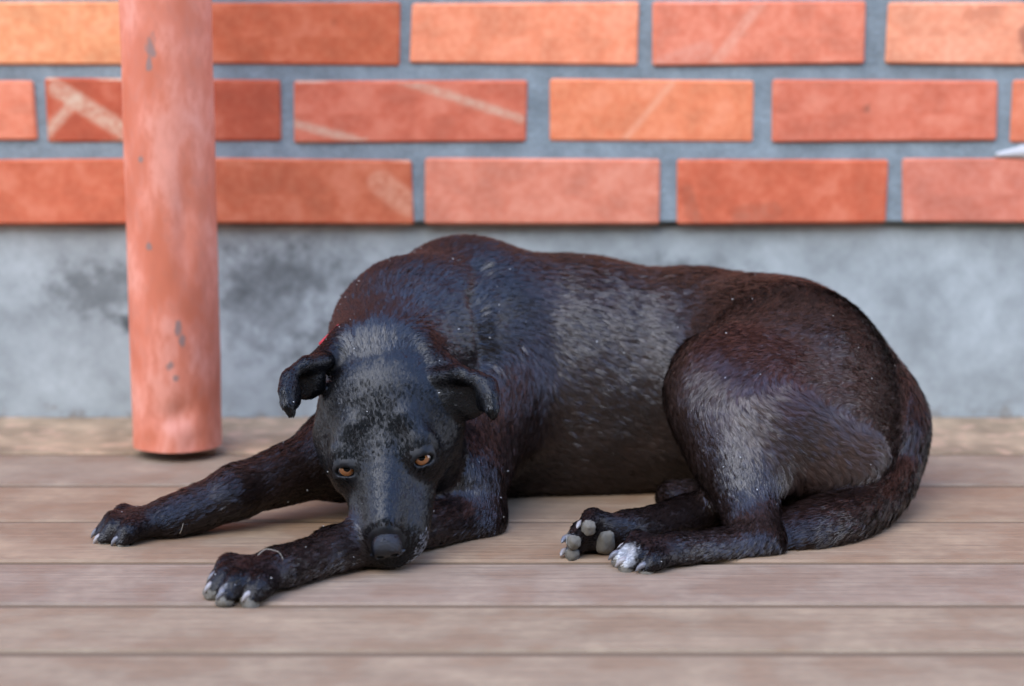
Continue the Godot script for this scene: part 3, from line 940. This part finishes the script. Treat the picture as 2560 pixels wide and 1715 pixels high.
func tuft(n: int, spread: float, length: float, width: float, lift: float, turn: float, s: int) -> ArrayMesh:
	var r := RandomNumberGenerator.new()
	r.seed = s
	var vs := PackedVector3Array()
	var ns := PackedVector3Array()
	var cs := PackedColorArray()
	var ix := PackedInt32Array()
	var clump := Vector2(0, r.randf_range(-0.3, 0.3) * spread)
	for i in n:
		var a := r.randf() * TAU
		var q := sqrt(r.randf()) * spread
		var root := Vector3(cos(a) * q, -0.0006, sin(a) * q * 0.6)
		var ln := length * r.randf_range(0.7, 1.15)
		var tip := Vector3(root.x + ln, ln * r.randf_range(0.4, 1.3) * lift, lerpf(root.z, clump.y, 0.38) + r.randf_range(-0.13, 0.13) * ln)
		var mid := root.lerp(tip, 0.5) + Vector3(0, ln * lift * r.randf_range(0.15, 0.4), 0)
		var d := (tip - root).normalized()
		var side := d.cross(Vector3.UP).normalized()
		var up := side.cross(d).normalized()
		var roll := r.randf_range(-turn, turn)
		var nn := (up * cos(roll) + side * sin(roll)).normalized()
		var w := width * r.randf_range(0.75, 1.3)
		var wside := (side * cos(roll) - up * sin(roll)).normalized()
		var shade := r.randf_range(0.65, 1.4)
		var b := vs.size()
		for p in [root - wside * w, root + wside * w, mid - wside * w * 0.8, mid + wside * w * 0.8, tip]:
			vs.append(p)
			ns.append(nn)
			cs.append(Color(shade, shade, shade))
		ix.append_array([b, b + 2, b + 1, b + 1, b + 2, b + 3, b + 2, b + 4, b + 3])
	var arr := []
	arr.resize(Mesh.ARRAY_MAX)
	arr[Mesh.ARRAY_VERTEX] = vs
	arr[Mesh.ARRAY_NORMAL] = ns
	arr[Mesh.ARRAY_COLOR] = cs
	arr[Mesh.ARRAY_INDEX] = ix
	var m := ArrayMesh.new()
	m.add_surface_from_arrays(Mesh.PRIMITIVE_TRIANGLES, arr)
	return m

# white and pale hair: centre, radius, colour, strength
var MARKS := [
	[Vector3(0.0865, 0.0109, 0.6080), 0.011, Color(0.72, 0.70, 0.66), 1.0],
	[Vector3(0.0916, 0.0192, 0.6040), 0.009, Color(0.62, 0.60, 0.57), 0.9],
	[Vector3(0.0428, 0.0157, 0.5680), 0.009, Color(0.60, 0.58, 0.54), 0.9],
	[Vector3(-0.2217, 0.0172, 0.6970), 0.006, Color(0.55, 0.53, 0.50), 0.9],
	[Vector3(-0.1206, 0.0116, 0.5943), 0.011, Color(0.38, 0.38, 0.38), 1.5],
	[Vector3(-0.1080, 0.0042, 0.5919), 0.010, Color(0.38, 0.38, 0.38), 1.75],
	[Vector3(-0.0947, 0.0042, 0.5907), 0.010, Color(0.38, 0.38, 0.38), 1.8],
	[Vector3(-0.0824, 0.0085, 0.5936), 0.010, Color(0.38, 0.38, 0.38), 1.85],
	[Vector3(-0.0742, 0.0135, 0.5948), 0.011, Color(0.38, 0.38, 0.38), 1.7],
	[Vector3(-0.0677, 0.0187, 0.5908), 0.012, Color(0.22, 0.22, 0.23), 1.45],
	[Vector3(-0.1237, 0.0157, 0.6011), 0.009, Color(0.38, 0.38, 0.38), 1.5],
	[Vector3(-0.1249, 0.0105, 0.5856), 0.011, Color(0.22, 0.22, 0.23), 1.3],
	[Vector3(0.2123, 0.1418, 0.4600), 0.050, Color(0.060, 0.022, 0.016), 0.7],
	[Vector3(0.1828, 0.1568, 0.4700), 0.035, Color(0.055, 0.024, 0.018), 0.5],
	[Vector3(-0.0922, 0.1736, 0.4200), 0.030, Color(0.045, 0.030, 0.021), 0.6],
]

func build_dog():
	var dog := thing("dog", "black short-haired dog lying on the decking with its chin on a foreleg", "dog")
	find_pads()
	clear_prims()
	dog_body()
	ground_cut = 0.001
	muscle.seed = 4
	muscle.frequency = 11.0
	muscle.fractal_octaves = 2
	var s := surface(0.0018, Vector3(0.0123, 0.1015, 0.2700), Vector3.UP)
	print("surface ", s.v.size(), " ", Time.get_ticks_msec())
	# coat at each vertex: colour, direction of the hair, length, tuft kind
	var nv: int = s.v.size()
	var flow := PackedVector3Array()
	var col := PackedColorArray()
	var kind := PackedInt32Array()
	var length := PackedFloat32Array()
	var bare := PackedByteArray()
	var pale := PackedColorArray()
	bare.resize(nv); pale.resize(nv)
	pale.fill(Color(0, 0, 0, 0))
	flow.resize(nv); col.resize(nv); kind.resize(nv); length.resize(nv)
	var patchy := FastNoiseLite.new()
	patchy.seed = 8
	patchy.frequency = 14.0
	patchy.fractal_octaves = 3
	var down := [0.35, 0.3, 0.1, 0.1, 0.0, 0.15, 0.0, 0.1, 0.0]
	for i in nv:
		var p: Vector3 = s.v[i]
		var ids := near_list(p)
		var best := 1e9
		var ds := PackedFloat32Array()
		for j in ids:
			var d := one(j, p)
			if pop[j] < 0:
				if absf(d) < 0.0014 and pcoat[j] == 2:
					bare[i] = 1
				d = 1.0
			ds.append(d)
			best = minf(best, d)
		var f := Vector3.ZERO
		var c := Color(0, 0, 0)
		var ln := 0.0
		var wsum := 0.0
		var kb := 0
		var kw := 0.0
		for q in ids.size():
			var w := exp(-(ds[q] - best) / 0.007)
			if w < 0.02:
				continue
			var ct := pcoat[ids[q]]
			f += (pflow[ids[q]] + Vector3(0, -down[ct], 0)) * w
			c += COATS[ct][2] * w
			ln += COATS[ct][0] * w
			wsum += w
			if w > kw:
				kw = w
				kb = COATS[ct][1]
		c /= wsum
		var nz := patchy.get_noise_3dv(p)
		c *= 1.0 + 0.5 * nz
		for mk in MARKS:
			var dd: float = p.distance_to(mk[0]) / mk[1] + nz * 0.5
			if dd < 1.25:
				if mk[3] > 1.0:
					pale[i] = Color(mk[2].r, mk[2].g, mk[2].b, maxf(pale[i].a, smoothstep(1.2, 0.4, dd) * (mk[3] - 1.0)))
				else:
					c = c.lerp(mk[2], smoothstep(1.2, 0.7, dd) * mk[3])
		if bare[i]:
			c = Color(0.007, 0.0065, 0.0065)
		var n: Vector3 = s.n[i]
		f += Vector3(patchy.get_noise_3dv(p * 0.6 + Vector3(5, 0, 0)), patchy.get_noise_3dv(p * 0.6 + Vector3(0, 5, 0)), patchy.get_noise_3dv(p * 0.6 + Vector3(0, 0, 5))) * (0.2 if kb == 0 else 0.45)
		f = (f - n * f.dot(n)).normalized()
		flow[i] = f
		c.a = 1.0
		col[i] = c
		length[i] = ln / wsum
		kind[i] = kb
	print("coat ", Time.get_ticks_msec())
	# vertex colours are stored five times brighter, so that dark tones do not step
	var skin := plain(lin(0.2, 0.2, 0.2), 0.42, 0.36)
	skin.vertex_color_use_as_albedo = true
	var stored := PackedColorArray()
	for c in col:
		stored.append(Color(c.r * 5.0, c.g * 5.0, c.b * 5.0))
	var body := obj("body", mesh_of(s, stored), skin, dog)
	# fur
	var hair := plain(Color.WHITE, 0.27, 0.52)
	hair.vertex_color_use_as_albedo = true
	hair.cull_mode = BaseMaterial3D.CULL_DISABLED
	var sleek := plain(Color.WHITE, 0.26, 0.44)
	sleek.vertex_color_use_as_albedo = true
	sleek.cull_mode = BaseMaterial3D.CULL_DISABLED
	var tufts := []
	var spec := [[18, 0.0019, 0.0050, 0.00015, 0.06, 0.22], [16, 0.0024, 0.0075, 0.00020, 0.10, 0.30], [20, 0.0028, 0.0110, 0.00020, 0.11, 0.30]]
	for k in 3:
		for q in 2:
			tufts.append(tuft(spec[k][0], spec[k][1], spec[k][2], spec[k][3], spec[k][4], spec[k][5], 31 + k * 7 + q))
	var density := [700000.0, 320000.0, 220000.0]
	var places := [[], [], [], [], [], []]
	var tints := [[], [], [], [], [], []]
	var vv: PackedVector3Array = s.v
	var vn: PackedVector3Array = s.n
	var tt: PackedInt32Array = s.t
	for t in range(0, tt.size(), 3):
		var ia := tt[t]
		var ib := tt[t + 1]
		var ic := tt[t + 2]
		var a := vv[ia]
		if a.y < 0.0025 or bare[ia]:
			continue
		var area := (vv[ib] - a).cross(vv[ic] - a).length() * 0.5
		var k := kind[ia]
		var want: float = area * density[k]
		var n := int(want) + (1 if rng.randf() < want - floorf(want) else 0)
		for q in n:
			var u := sqrt(rng.randf())
			var w := rng.randf()
			var p := a * (1.0 - u) + vv[ib] * (u * (1.0 - w)) + vv[ic] * (u * w)
			if p.distance_to(NOSE) < 0.0145:
				continue
			var skip := false
			for e in 2:
				# bare lids, and no hair that would lie across the eye
				var q2: Vector3 = p - EYES[e]
				if q2.length() < 0.022:
					var h := q2.dot(EYE_SIDE[e])
					var w2 := q2.dot(EYE_UP[e])
					if absf(h) < 0.0095 and w2 < 0.0052 and w2 > -0.0105:
						skip = true
			for pad in pads:
				if p.distance_to(pad[0]) < pad[1]:
					skip = true
			if skip:
				continue
			var nn := vn[ia]
			var fl := flow[ia].rotated(nn, rng.randfn(0.0, 0.16))
			# whole locks lie at slightly different angles, so some glint and some stay dark
			nn = nn.rotated(fl, rng.randfn(0.0, 0.16 if k > 0 else 0.07))
			var across := fl.cross(nn).normalized()
			fl = fl.rotated(across, rng.randfn(0.0, 0.07))
			nn = across.cross(fl)
			var sc := clampf(length[ia] / spec[k][2], 0.5, 1.3) * rng.randf_range(0.85, 1.15)
			var which := k * 2 + rng.randi() % 2
			places[which].append(Transform3D(Basis(fl * sc, nn * sc, fl.cross(nn) * sc), p))
			var sh := rng.randf_range(0.75, 1.3)
			var hc := col[ia]
			if rng.randf() < pale[ia].a:
				hc = pale[ia]
			tints[which].append(Color(hc.r * sh, hc.g * sh, hc.b * sh))
	for q in 6:
		var mmesh := MultiMesh.new()
		mmesh.transform_format = MultiMesh.TRANSFORM_3D
		mmesh.use_colors = true
		mmesh.mesh = tufts[q]
		mmesh.instance_count = places[q].size()
		for i in places[q].size():
			mmesh.set_instance_transform(i, places[q][i])
			mmesh.set_instance_color(i, tints[q][i])
		var mi := MultiMeshInstance3D.new()
		mi.name = "fur"
		mi.multimesh = mmesh
		mi.material_override = hair if q > 1 else sleek
		mi.set_meta("kind", "stuff")
		dog.add_child(mi, true)
		print("fur ", places[q].size(), " ", Time.get_ticks_msec())
	dog_face(dog)
	dog_feet(dog)
	# dust and flakes caught in the coat
	var fleck := tube([Vector3(-0.0008, 0, 0), Vector3(0, 0.0002, 0), Vector3(0.0009, 0, 0.0002)], [0.0002, 0.0005, 0.0002], 5)
	var fm := MultiMesh.new()
	fm.transform_format = MultiMesh.TRANSFORM_3D
	fm.mesh = fleck
	var spots := []
	while spots.size() < 80:
		var i := rng.randi() % nv
		if vn[i].z + vn[i].y * 0.4 < 0.25 or vv[i].y < 0.01 or bare[i]:
			continue
		if vv[i].x > 0.0 and rng.randf() < 0.55:
			continue
		var sc := rng.randf_range(0.3, 1.0)
		spots.append(Transform3D(Basis(vn[i], rng.randf() * TAU).scaled(Vector3.ONE * sc), vv[i] + vn[i] * length[i] * 0.20))
	fm.instance_count = spots.size()
	for i in spots.size():
		fm.set_instance_transform(i, spots[i])
	var fi := MultiMeshInstance3D.new()
	fi.name = "dust_flecks"
	fi.multimesh = fm
	fi.material_override = plain(lin(0.62, 0.60, 0.56), 0.8, 0.4)
	fi.set_meta("kind", "stuff")
	dog.add_child(fi, true)
	# collar, sunk in the fur of the neck
	var red := plain(lin(0.42, 0.025, 0.035), 0.6, 0.4)
	var loop := Curve3D.new()
	var n_loop := COLLAR.size()
	for i in n_loop + 1:
		var tangent: Vector3 = (COLLAR[(i + 1) % n_loop] - COLLAR[(i + n_loop - 1) % n_loop]) / 6.0
		loop.add_point(COLLAR[i % n_loop], -tangent, tangent)
	var ring := []
	for i in 49:
		ring.append(loop.sample_baked(loop.get_baked_length() * i / 48.0, true))
	var wid := []
	for i in ring.size():
		wid.append(0.0035)
	obj("collar", tube(ring, wid, 8), red, dog)
	# dry grass on the paws
	var straw := plain(lin(0.30, 0.26, 0.20), 0.7, 0.4)
	var g1 := thing("grass_strand", "pale curved strand of dry grass lying over the near front paw of the dog", "grass strand", STRAW_A[0])
	var g2 := thing("grass_strand", "short pale bit of dry grass stuck at the wrist of the far front leg", "grass strand", STRAW_B[0])
	for pair in [[g1, STRAW_A], [g2, STRAW_B]]:
		var pts := []
		var rad := []
		var curve := Curve3D.new()
		var line: Array = pair[1]
		for i in line.size():
			var tangent: Vector3 = (line[mini(i + 1, line.size() - 1)] - line[maxi(i - 1, 0)]) / 6.0
			curve.add_point(line[i] - line[0], -tangent, tangent)
		for i in 17:
			pts.append(curve.sample_baked(curve.get_baked_length() * i / 16.0, true))
			rad.append(0.00036 - 0.00001 * i)
		obj("stem", tube(pts, rad, 6), straw, pair[0])

var pads := []

func find_pads():
	# toe pads and sole pads: place, radius without hair, shape
	for name_ in PAWS:
		var paw: Array = PAWS[name_]
		var f: Vector3 = paw[1]
		var u: Vector3 = paw[2]
		var r := f.cross(u)
		var t: float = paw[3]
		var mid := Vector3.ZERO
		for e in paw[0]:
			mid += e * 0.25
			var front := 0.55 if name_ == "near_front" else 0.30
			var c: Vector3 = e - u * t * (0.42 if name_ != "near_front" else 0.34) + f * t * front
			pads.append([c, t * 0.52, Basis(f * t * 0.62, u * t * 0.58, r * t * 0.72)])
		if name_ == "far_hind":
			var c := mid - f * t * 2.1 - u * t * 0.45
			pads.append([c, t * 0.95, Basis(f * t * 0.92, u * t * 0.70, r * t * 1.2)])


func cap_mesh(r: float, half: float) -> ArrayMesh:
	# part of a sphere round +z, out to the angle half
	var st := SurfaceTool.new()
	st.begin(Mesh.PRIMITIVE_TRIANGLES)
	st.set_smooth_group(0)
	var at := func(i: int, j: int) -> Vector3:
		var th := half * i / 10.0
		var ph := TAU * j / 32.0
		return Vector3(sin(th) * cos(ph), sin(th) * sin(ph), cos(th)) * r
	for i in 10:
		for j in 32:
			for q in [[i, j], [i + 1, j + 1], [i + 1, j], [i, j], [i, j + 1], [i + 1, j + 1]]:
				st.set_normal(at.call(q[0], q[1]).normalized())
				st.add_vertex(at.call(q[0], q[1]))
	return st.commit()

func dog_face(dog: Node3D):
	var wet := plain(Color(0.035, 0.03, 0.03), 0.08, 0.6)
	var iris_im := Image.create(128, 128, false, Image.FORMAT_RGB8)
	var iris := plain(lin(0.18, 0.062, 0.014), 0.12, 0.5)
	iris.clearcoat_enabled = true
	iris.clearcoat = 1.0
	iris.clearcoat_roughness = 0.03
	var pupil := plain(Color(0.01, 0.01, 0.01), 0.05, 0.25)
	for i in 2:
		var gaze: Vector3 = (Vector3(0, 0.4524, 2.2) - EYES[i]).normalized()
		var ball_mesh := SphereMesh.new()
		ball_mesh.radius = 0.0108
		ball_mesh.height = 0.0216
		var e := obj("eye", ball_mesh, wet, dog, EYES[i])
		e.basis = Basis.looking_at(-gaze)
		obj("iris", cap_mesh(0.01098, 0.62), iris, e)
		obj("pupil", cap_mesh(0.01112, 0.27), pupil, e)
	# nose
	clear_prims()
	dog_nose()
	ground_cut = -1.0
	blk = 0.006
	var ns := surface(0.0008, NOSE, HEAD_F)
	blk = 0.012
	var leather := plain(lin(0.004, 0.004, 0.005), 0.2, 0.45)
	var pebble := noise_image(256, 256, 0.16, 2, 91)
	pebble.convert(Image.FORMAT_RGB8)
	pebble.bump_map_to_normal_map(5.0)
	leather.normal_enabled = true
	leather.normal_texture = to_texture(pebble)
	leather.normal_scale = 1.1
	leather.uv1_triplanar = true
	leather.uv1_scale = Vector3(22, 22, 22)
	obj("nose", mesh_of(ns), leather, dog)

func pad_mesh(s: int) -> ArrayMesh:
	# cushion: a ball with flattened sides and an uneven rim
	var bumps := FastNoiseLite.new()
	bumps.seed = s
	bumps.frequency = 0.9
	var src := SphereMesh.new()
	src.radius = 1.0
	src.height = 2.0
	src.radial_segments = 24
	src.rings = 12
	var arr := src.get_mesh_arrays()
	var vs: PackedVector3Array = arr[Mesh.ARRAY_VERTEX]
	for i in vs.size():
		var p := vs[i]
		p = Vector3(signf(p.x) * pow(absf(p.x), 0.8), signf(p.y) * pow(absf(p.y), 0.9), signf(p.z) * pow(absf(p.z), 0.8))
		vs[i] = p * (0.97 + 0.22 * bumps.get_noise_3dv(p))
	arr[Mesh.ARRAY_VERTEX] = vs
	arr[Mesh.ARRAY_TANGENT] = null
	var st := SurfaceTool.new()
	st.create_from_arrays(arr)
	st.generate_normals()
	return st.commit()

func dog_feet(dog: Node3D):
	var horn := plain(lin(0.30, 0.27, 0.25), 0.35, 0.5)
	var dark_horn := plain(lin(0.14, 0.135, 0.14), 0.3, 0.5)
	var pad_skin := plain(lin(0.30, 0.265, 0.205), 0.85, 0.35)
	var rough := noise_image(256, 256, 0.12, 3, 95)
	rough.convert(Image.FORMAT_RGB8)
	rough.bump_map_to_normal_map(4.0)
	var mottle := noise_image(256, 256, 0.05, 4, 97)
	mottle.adjust_bcs(1.5, 0.9, 0.0)
	pad_skin.albedo_texture = to_texture(mottle)
	pad_skin.normal_scale = 1.2
	pad_skin.normal_enabled = true
	pad_skin.normal_texture = to_texture(rough)
	pad_skin.uv1_triplanar = true
	pad_skin.uv1_scale = Vector3(25, 25, 25)
	for name_ in PAWS:
		var paw: Array = PAWS[name_]
		var f: Vector3 = paw[1]
		var u: Vector3 = paw[2]
		var tr: float = paw[3]
		var k := 0
		for e in paw[0]:
			var root: Vector3 = e + f * tr * 0.42 + u * tr * 0.34
			var pts := []
			for q in 5:
				var t := q / 4.0
				pts.append(root + f * (0.0085 * t) + u * (0.0008 * sin(t * 3.0) - 0.0052 * t * t))
			obj("claw", tube(pts, [0.0030, 0.0029, 0.0025, 0.0018, 0.0006]), horn if (k + name_.length()) % 2 == 0 else dark_horn, dog)
			k += 1
	for pad in pads:
		var m := pad_mesh(rng.randi())
		var o := obj("pad", m, pad_skin, dog, pad[0])
		o.basis = pad[2]
